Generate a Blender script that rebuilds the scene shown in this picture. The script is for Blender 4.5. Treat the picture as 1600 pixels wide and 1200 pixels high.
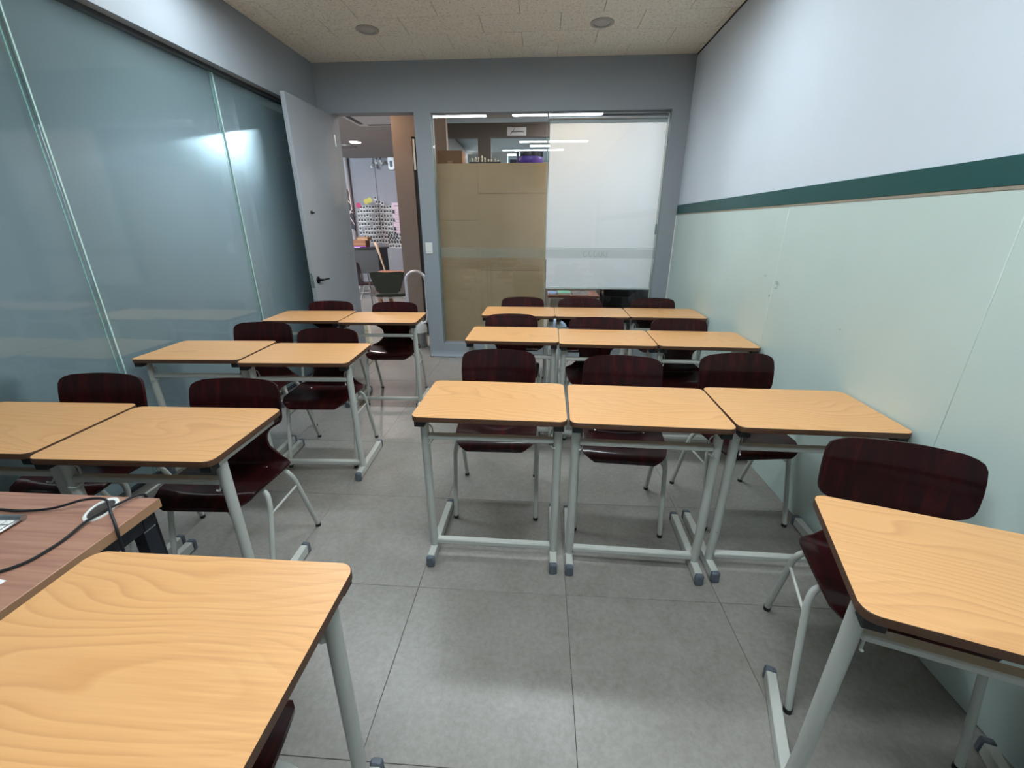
import bpy, bmesh, math, random
from mathutils import Vector, Matrix
PI = math.pi
R = math.radians
scn = bpy.context.scene
for o in list(bpy.data.objects): bpy.data.objects.remove(o)
C = scn.collection
random.seed(7)

# ------------------------------------------------------------------ camera
FPX, YAW, PITCH, CAMZ = 658.54, .065, .3594, 1.4161
cd = bpy.data.cameras.new('camera'); cam = bpy.data.objects.new('camera', cd); C.objects.link(cam)
cd.sensor_width = 36; cd.lens = FPX*36/1600; cd.clip_start = .02; cd.clip_end = 60
rt = Vector((math.cos(YAW), math.sin(YAW), 0)); f0 = Vector((-math.sin(YAW), math.cos(YAW), 0)); zz = Vector((0, 0, 1))
fw = f0*math.cos(PITCH) - zz*math.sin(PITCH); up = zz*math.cos(PITCH) + f0*math.sin(PITCH)
cam.matrix_world = Matrix(((rt.x, up.x, -fw.x, 0), (rt.y, up.y, -fw.y, 0), (rt.z, up.z, -fw.z, CAMZ), (0, 0, 0, 1)))
scn.camera = cam
# ------------------------------------------------------------------ world, exposure
w = bpy.data.worlds.new('world'); scn.world = w; w.use_nodes = True
w.node_tree.nodes['Background'].inputs[0].default_value = (.62, .70, .78, 1)
w.node_tree.nodes['Background'].inputs[1].default_value = .25
scn.view_settings.view_transform = 'Standard'; scn.view_settings.look = 'None'
scn.view_settings.exposure = 0.0; scn.view_settings.gamma = 1; scn.view_settings.use_curve_mapping = False
# lamp strengths (emitting diffusers of fixtures, some of them unseen and added for light)
ROOM_LAMP = 41.0; NEXT_LAMP = 74.0; HALL_LAMP = 280.0; CORR_LAMP = 1300.0; WARM_LAMP = 800.0
COOL = (.84, .945, 1.0); WARM = (1.0, .66, .36); HALLC = (1.0, .80, .74)

XL, XR, YB, ZC, YF = -2.193, 1.353, 4.637, 2.848, -1.9
HD = .73

# ------------------------------------------------------------------ materials
def lin(c):
    return tuple((v/255/12.92 if v/255 <= .04045 else ((v/255+.055)/1.055)**2.4) for v in c) + (1,)
MATS = {}
def mat(name, rgb, rough=.5, metal=0, coat=0, coatr=.05, spec=.5, emit=None, es=0, trans=0, build=None):
    if name in MATS: return MATS[name]
    m = bpy.data.materials.new(name); m.use_nodes = True
    b = m.node_tree.nodes['Principled BSDF']
    b.inputs['Base Color'].default_value = lin(rgb)
    b.inputs['Roughness'].default_value = rough
    b.inputs['Metallic'].default_value = metal
    b.inputs['Coat Weight'].default_value = coat; b.inputs['Coat Roughness'].default_value = coatr
    b.inputs['Specular IOR Level'].default_value = spec
    if emit: b.inputs['Emission Color'].default_value = (*emit, 1); b.inputs['Emission Strength'].default_value = es
    if build: build(m.node_tree, b)
    MATS[name] = m
    return m
def nd(nt, t, **kw):
    n = nt.nodes.new(t)
    for k, v in kw.items():
        if k.startswith('i_'): n.inputs[k[2:].replace('_', ' ')].default_value = v
        else: setattr(n, k, v)
    return n
def coords(nt, scale=(1, 1, 1), rand=True):
    tc = nd(nt, 'ShaderNodeTexCoord'); mp = nd(nt, 'ShaderNodeMapping')
    mp.inputs['Scale'].default_value = scale
    if rand:
        oi = nd(nt, 'ShaderNodeObjectInfo'); mu = nd(nt, 'ShaderNodeVectorMath', operation='SCALE')
        cx = nd(nt, 'ShaderNodeCombineXYZ', i_X=37.0, i_Y=23.0, i_Z=11.0)
        nt.links.new(cx.outputs[0], mu.inputs[0]); nt.links.new(oi.outputs['Random'], mu.inputs['Scale'])
        ad = nd(nt, 'ShaderNodeVectorMath', operation='ADD')
        nt.links.new(tc.outputs['Object'], ad.inputs[0]); nt.links.new(mu.outputs[0], ad.inputs[1])
        nt.links.new(ad.outputs[0], mp.inputs['Vector'])
    else: nt.links.new(tc.outputs['Object'], mp.inputs['Vector'])
    return mp.outputs[0]
def ramp(nt, fac, stops):
    r = nd(nt, 'ShaderNodeValToRGB'); e = r.color_ramp.elements
    while len(e) < len(stops): e.new(.5)
    for el, (p, c) in zip(e, stops): el.position = p; el.color = lin(c)
    nt.links.new(fac, r.inputs[0]); return r.outputs[0]
def bump(nt, b, h, strength=.1, dist=.002):
    n = nd(nt, 'ShaderNodeBump', i_Strength=strength, i_Distance=dist)
    nt.links.new(h, n.inputs['Height']); nt.links.new(n.outputs[0], b.inputs['Normal'])
def mixc(nt, fac, a, b2, mode='MIX'):
    n = nd(nt, 'ShaderNodeMix', data_type='RGBA', blend_type=mode)
    for s, v in ((0, fac), (6, a), (7, b2)):
        if hasattr(v, 'is_linked') or hasattr(v, 'links'): nt.links.new(v, n.inputs[s])
        else: n.inputs[s].default_value = v
    return n.outputs[2]

def b_beech(nt, b):
    v = coords(nt, (1, 1, 1))
    n0 = nd(nt, 'ShaderNodeMapping'); n0.inputs['Scale'].default_value = (1.5, 4.2, 1); nt.links.new(v, n0.inputs[0])
    n1 = nd(nt, 'ShaderNodeTexNoise', i_Scale=1.0, i_Detail=1.5, i_Roughness=.45); nt.links.new(n0.outputs[0], n1.inputs['Vector'])
    sx = nd(nt, 'ShaderNodeSeparateXYZ'); nt.links.new(v, sx.inputs[0])
    # iso lines of a stretched height field: cathedral grain
    m1 = nd(nt, 'ShaderNodeMath', operation='MULTIPLY_ADD'); m1.inputs[1].default_value = 8.0
    my = nd(nt, 'ShaderNodeMath', operation='MULTIPLY'); my.inputs[1].default_value = 20.0
    nt.links.new(sx.outputs['Y'], my.inputs[0]); nt.links.new(n1.outputs[0], m1.inputs[0]); nt.links.new(my.outputs[0], m1.inputs[2])
    m2 = nd(nt, 'ShaderNodeMath', operation='MULTIPLY'); m2.inputs[1].default_value = 1.9; nt.links.new(m1.outputs[0], m2.inputs[0])
    fr = nd(nt, 'ShaderNodeMath', operation='FRACT'); nt.links.new(m2.outputs[0], fr.inputs[0])
    ring = ramp(nt, fr.outputs[0], [(0, (218, 165, 110)), (.6, (213, 159, 103)), (.9, (200, 145, 91)), (1, (215, 162, 107))])
    n2m = nd(nt, 'ShaderNodeMapping'); n2m.inputs['Scale'].default_value = (6, 190, 1); nt.links.new(v, n2m.inputs[0])
    n2 = nd(nt, 'ShaderNodeTexNoise', i_Scale=1.0, i_Detail=3.0); nt.links.new(n2m.outputs[0], n2.inputs['Vector'])
    fine = ramp(nt, n2.outputs[0], [(.3, (203, 149, 97)), (.7, (221, 170, 117))])
    n3 = nd(nt, 'ShaderNodeTexNoise', i_Scale=2.6, i_Detail=1.0); nt.links.new(v, n3.inputs['Vector'])
    mr = nd(nt, 'ShaderNodeMapRange', i_From_Min=.38, i_From_Max=.62, i_To_Min=.25, i_To_Max=.8); nt.links.new(n3.outputs[0], mr.inputs[0])
    c = mixc(nt, mr.outputs[0], fine, ring)
    nt.links.new(c, b.inputs['Base Color'])
    bump(nt, b, n2.outputs[0], .04, .001)
def b_walnut(nt, b):
    v = coords(nt, (1, 1, 1))
    m = nd(nt, 'ShaderNodeMapping'); m.inputs['Scale'].default_value = (3, 60, 1); nt.links.new(v, m.inputs[0])
    n = nd(nt, 'ShaderNodeTexNoise', i_Scale=1.0, i_Detail=5.0, i_Distortion=.6); nt.links.new(m.outputs[0], n.inputs['Vector'])
    c1 = ramp(nt, n.outputs[0], [(.25, (132, 92, 76)), (.5, (160, 116, 97)), (.8, (180, 137, 116))])
    nt.links.new(c1, b.inputs['Base Color'])
def b_ply(nt, b):
    v = coords(nt, (1, 1, 1))
    m = nd(nt, 'ShaderNodeMapping'); m.inputs['Scale'].default_value = (26, 3, 5); nt.links.new(v, m.inputs[0])
    n = nd(nt, 'ShaderNodeTexNoise', i_Scale=1.0, i_Detail=3.0, i_Distortion=1.2); nt.links.new(m.outputs[0], n.inputs['Vector'])
    c1 = ramp(nt, n.outputs[0], [(.3, (29, 6, 8)), (.55, (43, 9, 11)), (.8, (72, 17, 18))])
    nt.links.new(c1, b.inputs['Base Color'])
def b_floor(nt, b):
    v = coords(nt, (1, 1, 1))
    n = nd(nt, 'ShaderNodeTexNoise', i_Scale=5.0, i_Detail=6.0, i_Roughness=.62, i_Distortion=.5); nt.links.new(v, n.inputs['Vector'])
    n2 = nd(nt, 'ShaderNodeTexNoise', i_Scale=55.0, i_Detail=3.0, i_Roughness=.7); nt.links.new(v, n2.inputs['Vector'])
    c1 = ramp(nt, n.outputs[0], [(.28, (122, 117, 111)), (.5, (139, 134, 128)), (.75, (151, 147, 141))])
    c2 = ramp(nt, n2.outputs[0], [(.35, (118, 114, 109)), (.65, (153, 148, 142))])
    c = mixc(nt, .38, c1, c2)
    n3 = nd(nt, 'ShaderNodeTexVoronoi', i_Scale=38.0); nt.links.new(v, n3.inputs['Vector'])
    sp = ramp(nt, n3.outputs['Distance'], [(.03, (150, 147, 142)), (.075, (255, 255, 255))])
    c = mixc(nt, .55, c, sp, 'MULTIPLY')
    nt.links.new(c, b.inputs['Base Color'])
    r = nd(nt, 'ShaderNodeMapRange', i_To_Min=.24, i_To_Max=.42); nt.links.new(n.outputs[0], r.inputs[0]); nt.links.new(r.outputs[0], b.inputs['Roughness'])
    bump(nt, b, n2.outputs[0], .06, .001)
def b_ceil(nt, b):
    v = coords(nt, (1, 1, 1))
    n = nd(nt, 'ShaderNodeTexNoise', i_Scale=60.0, i_Detail=4.0, i_Roughness=.7); nt.links.new(v, n.inputs['Vector'])
    c = ramp(nt, n.outputs[0], [(.33, (190, 184, 172)), (.45, (228, 222, 210)), (.7, (240, 234, 222))])
    vo = nd(nt, 'ShaderNodeTexVoronoi', i_Scale=70.0); nt.links.new(v, vo.inputs['Vector'])
    sp = ramp(nt, vo.outputs['Distance'], [(.08, (150, 145, 135)), (.2, (255, 255, 255))])
    nt.links.new(mixc(nt, .6, c, sp, 'MULTIPLY'), b.inputs['Base Color'])
    bump(nt, b, n.outputs[0], .5, .003)
def paint(amount=.06, sc=3.0):
    def f(nt, b):
        v = coords(nt, (1, 1, 1))
        n = nd(nt, 'ShaderNodeTexNoise', i_Scale=sc, i_Detail=4.0); nt.links.new(v, n.inputs['Vector'])
        base = tuple(b.inputs['Base Color'].default_value)
        d = tuple(x*(1-amount*2) for x in base[:3]) + (1,)
        c = mixc(nt, n.outputs[0], d, base)
        nt.links.new(c, b.inputs['Base Color'])
        n2 = nd(nt, 'ShaderNodeTexNoise', i_Scale=160.0, i_Detail=2.0); nt.links.new(v, n2.inputs['Vector'])
        bump(nt, b, n2.outputs[0], .12, .001)
    return f
def b_scuffed(nt, b):      # pale green wainscot with a few dark pencil scuffs at fixed spots
    tc = nd(nt, 'ShaderNodeTexCoord'); n = nd(nt, 'ShaderNodeTexNoise', i_Scale=2.2, i_Detail=4.0); nt.links.new(tc.outputs['Object'], n.inputs['Vector'])
    base = tuple(b.inputs['Base Color'].default_value)
    c = mixc(nt, n.outputs[0], tuple(x*.9 for x in base[:3])+(1,), base)
    nz = nd(nt, 'ShaderNodeTexNoise', i_Scale=140.0, i_Detail=2.0); nt.links.new(tc.outputs['Object'], nz.inputs['Vector'])
    for (y, z, ry, rz, dark) in ((2.545, 1.115, .022, .006, .8), (2.54, 1.105, .024, .005, .9), (2.532, 1.09, .006, .014, .9), (2.55, 1.08, .014, .005, .8),
                                 (2.60, 1.03, .007, .008, 1), (2.69, 1.135, .022, .005, .5), (1.95, .98, .01, .004, .5), (3.2, 1.05, .012, .004, .4)):
        s = nd(nt, 'ShaderNodeVectorMath', operation='SUBTRACT'); s.inputs[1].default_value = (XR, y, z); nt.links.new(tc.outputs['Object'], s.inputs[0])
        m = nd(nt, 'ShaderNodeVectorMath', operation='MULTIPLY'); m.inputs[1].default_value = (0, 1/ry, 1/rz); nt.links.new(s.outputs[0], m.inputs[0])
        l = nd(nt, 'ShaderNodeVectorMath', operation='LENGTH'); nt.links.new(m.outputs[0], l.inputs[0])
        mr = nd(nt, 'ShaderNodeMapRange', i_From_Min=.5, i_From_Max=1.3, i_To_Min=dark, i_To_Max=0.0); nt.links.new(l.outputs['Value'], mr.inputs[0])
        mm = nd(nt, 'ShaderNodeMath', operation='MULTIPLY'); nt.links.new(mr.outputs[0], mm.inputs[0]); nt.links.new(nz.outputs[0], mm.inputs[1])
        c = mixc(nt, mm.outputs[0], c, lin((50, 52, 50)))
    nt.links.new(c, b.inputs['Base Color'])
    n2 = nd(nt, 'ShaderNodeTexNoise', i_Scale=60.0, i_Detail=3.0); nt.links.new(tc.outputs['Object'], n2.inputs['Vector'])
    bump(nt, b, n2.outputs[0], .15, .002)
def b_metal(nt, b):        # painted steel with rubbed spots
    v = coords(nt, (1, 1, 1))
    n = nd(nt, 'ShaderNodeTexNoise', i_Scale=28.0, i_Detail=4.0, i_Roughness=.7); nt.links.new(v, n.inputs['Vector'])
    base = tuple(b.inputs['Base Color'].default_value)
    r = nd(nt, 'ShaderNodeMapRange', i_From_Min=.68, i_From_Max=.74, i_To_Min=0.0, i_To_Max=.8); nt.links.new(n.outputs[0], r.inputs[0])
    nt.links.new(mixc(nt, r.outputs[0], base, lin((96, 90, 84))), b.inputs['Base Color'])
def b_card(nt, b):
    v = coords(nt, (1, 1, 1), False)
    n = nd(nt, 'ShaderNodeTexNoise', i_Scale=1.6, i_Detail=4.0); nt.links.new(v, n.inputs['Vector'])
    c = ramp(nt, n.outputs[0], [(.3, (158, 132, 98)), (.7, (178, 151, 118))])
    m = nd(nt, 'ShaderNodeMapping'); m.inputs['Scale'].default_value = (300, 1, 4); nt.links.new(v, m.inputs[0])
    n2 = nd(nt, 'ShaderNodeTexNoise', i_Scale=1.0, i_Detail=2.0); nt.links.new(m.outputs[0], n2.inputs['Vector'])
    nt.links.new(c, b.inputs['Base Color']); bump(nt, b, n2.outputs[0], .1, .001)
def b_photo(nt, b):
    v = coords(nt, (1, 1, 1))
    n = nd(nt, 'ShaderNodeTexNoise', i_Scale=40.0, i_Detail=1.0); nt.links.new(v, n.inputs['Vector'])
    nt.links.new(ramp(nt, n.outputs[0], [(.35, (18, 18, 22)), (.55, (60, 52, 55)), (.75, (140, 120, 118))]), b.inputs['Base Color'])

BEECH = mat('beech_laminate', (222, 176, 118), .36, build=b_beech)
EDGE = mat('brown_edging', (92, 62, 44), .5, build=paint(.1, 20))
STEEL = mat('painted_steel', (186, 188, 181), .42, build=b_metal)
CHROME = mat('chrome', (200, 200, 200), .15, 1)
CAPG = mat('grey_plastic_cap', (92, 100, 110), .5, build=paint(.05, 30))
BLKP = mat('black_plastic', (22, 22, 24), .45, build=paint(.1, 30))
PLY = mat('maroon_plywood', (58, 18, 24), .45, spec=.12, coat=.32, coatr=.10, build=b_ply)
FLOORM = mat('vinyl_tile', (128, 124, 120), .3, build=b_floor)
GROUT = mat('dark_joint', (66, 63, 60), .8, build=paint(.05, 8))
CEILM = mat('acoustic_panel', (222, 218, 210), .9, spec=.2, build=b_ceil)
GREYW = mat('blue_grey_paint', (146, 153, 159), .55, build=paint(.03))
WHITEW = mat('lavender_white_paint', (204, 212, 221), .6, build=paint(.02))
GREENW = mat('pale_green_panel', (194, 210, 204), .35, build=b_scuffed)
STRIPE = mat('dark_green_strip', (16, 74, 72), .45, build=paint(.05))
BEIGE = mat('beige_filler', (150, 140, 125), .7, build=paint(.08, 9))
HALLW = mat('hall_grey_paint', (150, 148, 154), .6, build=paint(.03))
TAUPE = mat('taupe_paint', (136, 122, 114), .6, build=paint(.03))
DARKW = mat('dark_taupe_paint', (98, 90, 84), .6, build=paint(.04))
CARD = mat('cardboard', (165, 142, 105), .75, build=b_card)
CARDB = mat('brown_carton', (128, 90, 58), .8, build=paint(.08, 12))
WHITEP = mat('white_plastic', (226, 226, 222), .35, build=paint(.02, 20))
WALNUT = mat('walnut_laminate', (160, 116, 97), .42, build=b_walnut)
NAVYM = mat('black_painted_steel', (22, 26, 36), .4, build=paint(.05, 20))
DOORM = mat('grey_door_paint', (150, 155, 160), .45, build=paint(.03, 4))
ALU = mat('brushed_aluminium', (180, 180, 182), .35, 1)
CABLE = mat('black_rubber', (20, 22, 26), .45)

def glass_mat(name, tint, rough=0.0):
    m = bpy.data.materials.new(name); m.use_nodes = True; nt = m.node_tree
    nt.nodes.clear(); out = nd(nt, 'ShaderNodeOutputMaterial')
    tr = nd(nt, 'ShaderNodeBsdfTransparent'); tr.inputs[0].default_value = (*tint, 1)
    gl = nd(nt, 'ShaderNodeBsdfGlossy'); gl.inputs['Roughness'].default_value = rough
    fr = nd(nt, 'ShaderNodeFresnel', i_IOR=1.5); mx = nd(nt, 'ShaderNodeMixShader')
    ge = nd(nt, 'ShaderNodeNewGeometry'); iv = nd(nt, 'ShaderNodeMath', operation='SUBTRACT'); iv.inputs[0].default_value = 1.0
    nt.links.new(ge.outputs['Backfacing'], iv.inputs[1])
    k = nd(nt, 'ShaderNodeMath', operation='MULTIPLY', use_clamp=True); k2 = nd(nt, 'ShaderNodeMath', operation='MULTIPLY', use_clamp=True); k2.inputs[1].default_value = 1.7
    nt.links.new(fr.outputs[0], k2.inputs[0]); nt.links.new(k2.outputs[0], k.inputs[0]); nt.links.new(iv.outputs[0], k.inputs[1])   # reflection at the outer surface only
    nt.links.new(k.outputs[0], mx.inputs[0]); nt.links.new(tr.outputs[0], mx.inputs[1]); nt.links.new(gl.outputs[0], mx.inputs[2])
    nt.links.new(mx.outputs[0], out.inputs[0]); return m
GLASS = glass_mat('clear_glass', (.95, .97, .975))
GLASSG = glass_mat('green_clear_glass', (.90, .94, .945), .05)
def frosted():
    m = mat('frosted_green_glass', (150, 170, 166), .7, spec=.2)
    nt = m.node_tree; b = nt.nodes['Principled BSDF']
    v = coords(nt, (1, 1, 1), False)
    n = nd(nt, 'ShaderNodeTexNoise', i_Scale=1.3, i_Detail=3.0); nt.links.new(v, n.inputs['Vector'])
    nt.links.new(ramp(nt, n.outputs[0], [(.3, (146, 160, 162)), (.7, (158, 171, 174))]), b.inputs['Base Color'])
    out = nt.nodes['Material Output']
    tl = nd(nt, 'ShaderNodeBsdfTranslucent'); tl.inputs[0].default_value = (.62, .72, .72, 1)
    rf = nd(nt, 'ShaderNodeBsdfRefraction', i_IOR=1.35, i_Roughness=.58); rf.inputs[0].default_value = (.74, .84, .86, 1)
    m1 = nd(nt, 'ShaderNodeMixShader', i_Fac=.6); mx = nd(nt, 'ShaderNodeMixShader', i_Fac=.45)
    nt.links.new(tl.outputs[0], m1.inputs[1]); nt.links.new(rf.outputs[0], m1.inputs[2])
    nt.links.new(b.outputs[0], mx.inputs[1]); nt.links.new(m1.outputs[0], mx.inputs[2]); nt.links.new(mx.outputs[0], out.inputs[0])
    return m
FROST = frosted()
GEDGE = mat('green_glass_edge', (120, 168, 158), .08, coat=1, coatr=.02)
def cloth_mat(name, rgb, k=.45):
    m = mat(name, rgb, .8); nt = m.node_tree; b = nt.nodes['Principled BSDF']; out = nt.nodes['Material Output']
    tl = nd(nt, 'ShaderNodeBsdfTranslucent'); tl.inputs[0].default_value = lin(rgb)
    mx = nd(nt, 'ShaderNodeMixShader', i_Fac=k)
    nt.links.new(b.outputs[0], mx.inputs[1]); nt.links.new(tl.outputs[0], mx.inputs[2]); nt.links.new(mx.outputs[0], out.inputs[0])
    v = coords(nt, (1, 1, 1), False); n = nd(nt, 'ShaderNodeTexNoise', i_Scale=900.0); nt.links.new(v, n.inputs['Vector']); bump(nt, b, n.outputs[0], .1, .0005)
    return m
BLIND = cloth_mat('blind_fabric', (232, 234, 236), .55)
def emit(name, col, s):
    m = bpy.data.materials.new(name); m.use_nodes = True; nt = m.node_tree; nt.nodes.clear()
    e = nd(nt, 'ShaderNodeEmission', i_Strength=s); e.inputs[0].default_value = (*col, 1)
    o = nd(nt, 'ShaderNodeOutputMaterial'); nt.links.new(e.outputs[0], o.inputs[0]); return m
LAMP = emit('cool_diffuser', COOL, ROOM_LAMP); LAMPN = emit('next_room_diffuser', COOL, NEXT_LAMP); LAMPW = emit('warm_bulb', WARM, WARM_LAMP); LAMPC = emit('corridor_diffuser', (.72, .88, 1.0), CORR_LAMP); LAMPH = emit('hall_bulb', HALLC, HALL_LAMP)

# ------------------------------------------------------------------ mesh helpers
def bmn(): return bmesh.new()
def addv(bm, M, pts): return [bm.verts.new(M @ Vector(p)) for p in pts]
ID = Matrix()
def box(bm, x0, x1, y0, y1, z0, z1, bev=0, mi=0, M=ID):
    vs = addv(bm, M, [(x, y, z) for z in (z0, z1) for y in (y0, y1) for x in (x0, x1)])
    fs = [bm.faces.new([vs[i] for i in q]) for q in ((0, 2, 3, 1), (4, 5, 7, 6), (0, 1, 5, 4), (2, 6, 7, 3), (0, 4, 6, 2), (1, 3, 7, 5))]
    for f in fs: f.material_index = mi
    if bev:
        es = list({e for f in fs for e in f.edges})
        bmesh.ops.bevel(bm, geom=es, offset=bev, segments=1, affect='EDGES', profile=.5)
    return fs
def prism(bm, poly, z0, z1, bev=0, axis='z', mi_side=0, mi_cap=0, M=ID):
    def P(a, b, c):
        return {'z': (a, b, c), 'y': (a, c, b), 'x': (c, a, b)}[axis]
    lo = addv(bm, M, [P(a, b, z0) for a, b in poly]); hi = addv(bm, M, [P(a, b, z1) for a, b in poly])
    n = len(poly)
    f1 = bm.faces.new(lo[::-1]); f2 = bm.faces.new(hi); f1.material_index = mi_cap; f2.material_index = mi_cap
    sd = []
    for i in range(n):
        f = bm.faces.new((lo[i], lo[(i+1) % n], hi[(i+1) % n], hi[i])); f.material_index = mi_side; sd.append(f)
    if bev:
        r = bmesh.ops.bevel(bm, geom=list(f1.edges)+list(f2.edges), offset=bev, segments=1, affect='EDGES', profile=.5)
        for f in r['faces']: f.material_index = mi_side
    return f1, f2, sd
def rrect(x0, x1, y0, y1, r, n=6):
    out = []
    for cx, cy, a0 in ((x1-r, y0+r, -90), (x1-r, y1-r, 0), (x0+r, y1-r, 90), (x0+r, y0+r, 180)):
        for i in range(n+1):
            a = R(a0+90*i/n); out.append((cx+r*math.cos(a), cy+r*math.sin(a)))
    return out
def fillet(pts, r, n=6):
    pts = [Vector(p) for p in pts]; out = [pts[0]]
    for a, b, c in zip(pts, pts[1:], pts[2:]):
        u, v = (a-b), (c-b); k = min(r, u.length*.49, v.length*.49); p, q = b+u.normalized()*k, b+v.normalized()*k
        for i in range(n+1):
            t = i/n; out.append(p.lerp(b, t).lerp(b.lerp(q, t), t))
    return out + [pts[-1]]
def tube(bm, pts, r, seg=12, cap=True, rx=None, closed=False):
    pts = [Vector(p) for p in pts]; n = len(pts); rings = []; prev = None
    for i, p in enumerate(pts):
        if closed: t = (pts[(i+1) % n]-pts[i-1]).normalized()
        else: t = (pts[min(i+1, n-1)]-pts[max(i-1, 0)]).normalized()
        if prev is None:
            a = Vector((1, 0, 0)) if abs(t.x) < .9 else Vector((0, 1, 0)); u = (a-t*a.dot(t)).normalized()
        else: u = (prev-t*prev.dot(t)).normalized()
        prev = u; v = t.cross(u); rr = r[i] if isinstance(r, (list, tuple)) else r; k = rx or 1
        rings.append([bm.verts.new(p+u*rr*k*math.cos(2*PI*j/seg)+v*rr*math.sin(2*PI*j/seg)) for j in range(seg)])
    m = n if closed else n-1
    for i in range(m):
        A, B = rings[i], rings[(i+1) % n]
        for j in range(seg): bm.faces.new((A[j], A[(j+1) % seg], B[(j+1) % seg], B[j]))
    if cap and not closed: bm.faces.new(rings[0][::-1]); bm.faces.new(rings[-1])
def lathe(bm, prof, seg=28, M=ID):
    rings = []
    for r, z in prof:
        if r < 1e-6: rings.append([bm.verts.new(M @ Vector((0, 0, z)))])
        else: rings.append(addv(bm, M, [(r*math.cos(2*PI*j/seg), r*math.sin(2*PI*j/seg), z) for j in range(seg)]))
    for A, B in zip(rings, rings[1:]):
        for j in range(seg):
            k = (j+1) % seg
            if len(A) == 1 and len(B) == 1: continue
            if len(A) == 1: bm.faces.new((A[0], B[j], B[k]))
            elif len(B) == 1: bm.faces.new((A[j], A[k], B[0]))
            else: bm.faces.new((A[j], A[k], B[k], B[j]))
def mesh(name, bm, mats, smooth=40):
    bmesh.ops.recalc_face_normals(bm, faces=bm.faces)
    me = bpy.data.meshes.new(name); bm.to_mesh(me); bm.free()
    for m in (mats if isinstance(mats, (list, tuple)) else [mats]): me.materials.append(m)
    if smooth:
        for p in me.polygons: p.use_smooth = True
        me.set_sharp_from_angle(angle=R(smooth))
    return me
def link(name, me, parent=None, loc=(0, 0, 0)):
    o = bpy.data.objects.new(name, me); C.objects.link(o); o.location = loc
    if parent: o.parent = parent
    return o
def obj(name, bm, mats, parent=None, loc=(0, 0, 0), smooth=40): return link(name, mesh(name, bm, mats, smooth), parent, loc)
def setp(o, label, cat, group=None):
    o['label'] = label; o['category'] = cat
    if group: o['group'] = group
    return o
def thing(name, label, cat, loc=(0, 0, 0), rotz=0, group=None):
    o = bpy.data.objects.new(name, None); C.objects.link(o); o.empty_display_size = .1
    o.location = loc; o.rotation_euler = (0, 0, rotz); return setp(o, label, cat, group)
def struct(name, bm, mats, parent=None, smooth=40):
    o = obj(name, bm, mats, parent, smooth=smooth)
    if not parent: o['kind'] = 'structure'
    return o
def dup(root, loc, rotz, label, group=None):
    r = root.copy(); C.objects.link(r); r.location = loc; r.rotation_euler = (0, 0, rotz); r['label'] = label
    if group: r['group'] = group
    for ch in list(root.children):
        c = ch.copy(); C.objects.link(c); c.parent = r
        for g in ch.children:
            d = g.copy(); C.objects.link(d); d.parent = c
    return r

# ================================================================== SETTING
# ---- floor: slab + vinyl tiles, each its own piece
bm = bmn(); box(bm, -6.4, 3.2, YF-.2, 12.2, -.06, -.004); floor = struct('floor', bm, GROUT, smooth=0)
TX, TY, TS = .136, 1.3246, .614
tile_cache = {}
def tile_piece(x0, x1, y0, y1):
    g = .0008; k = (round(x1-x0, 3), round(y1-y0, 3))
    if k not in tile_cache:
        bm = bmn(); hx, hy = (x1-x0)/2-g, (y1-y0)/2-g; e = .001
        lo = [bm.verts.new((sx*hx, sy*hy, -.003)) for sx, sy in ((-1, -1), (1, -1), (1, 1), (-1, 1))]
        mi = [bm.verts.new((sx*hx, sy*hy, -e*.6)) for sx, sy in ((-1, -1), (1, -1), (1, 1), (-1, 1))]
        hi = [bm.verts.new((sx*(hx-e), sy*(hy-e), 0)) for sx, sy in ((-1, -1), (1, -1), (1, 1), (-1, 1))]
        for A, B in ((lo, mi), (mi, hi)):
            for i in range(4): bm.faces.new((A[i], A[(i+1) % 4], B[(i+1) % 4], B[i]))
        bm.faces.new(hi)
        tile_cache[k] = mesh('floor_tile', bm, FLOORM, 0)
    link('floor_tile', tile_cache[k], floor, ((x0+x1)/2, (y0+y1)/2, 0))
def tiles(X0, X1, Y0, Y1):
    i0 = math.floor((X0-TX)/TS); j0 = math.floor((Y0-TY)/TS)
    i = i0
    while TX+i*TS < X1:
        j = j0
        while TY+j*TS < Y1:
            a, b = max(X0, TX+i*TS), min(X1, TX+(i+1)*TS); c, d = max(Y0, TY+j*TS), min(Y1, TY+(j+1)*TS)
            if b-a > .02 and d-c > .02: tile_piece(a, b, c, d)
            j += 1
        i += 1
tiles(XL-.09, XR, YF, YB)
tiles(-4.4, XR, YB, 8.1)
bm = bmn(); box(bm, -5.5, XR, 8.1, 10.9, -.003, 0); struct('floor_covering', bm, FLOORM, floor)

# ---- ceiling: slab + acoustic panels in brick bond
bm = bmn(); box(bm, XL-.3, XR+.2, YF-.1, YB+.14, ZC+.012, ZC+.08); ceil = struct('ceiling', bm, GROUT, smooth=0)
pc = {}
def panel_piece(x0, x1, y0, y1, z=ZC, par=None):
    g = .0016; k = (round(x1-x0, 3), round(y1-y0, 3))
    if k not in pc:
        bm = bmn(); hx, hy = (x1-x0)/2-g, (y1-y0)/2-g; e = .002
        q = ((-1, -1), (1, -1), (1, 1), (-1, 1))
        hi = [bm.verts.new((sx*hx, sy*hy, .012)) for sx, sy in q]; mi = [bm.verts.new((sx*hx, sy*hy, e)) for sx, sy in q]
        lo = [bm.verts.new((sx*(hx-e), sy*(hy-e), 0)) for sx, sy in q]
        for A, B in ((hi, mi), (mi, lo)):
            for i in range(4): bm.faces.new((A[i], A[(i+1) % 4], B[(i+1) % 4], B[i]))
        bm.faces.new(lo[::-1]); pc[k] = mesh('ceiling_panel', bm, CEILM, 0)
    link('ceiling_panel', pc[k], par or ceil, ((x0+x1)/2, (y0+y1)/2, z))
j = -19
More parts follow.
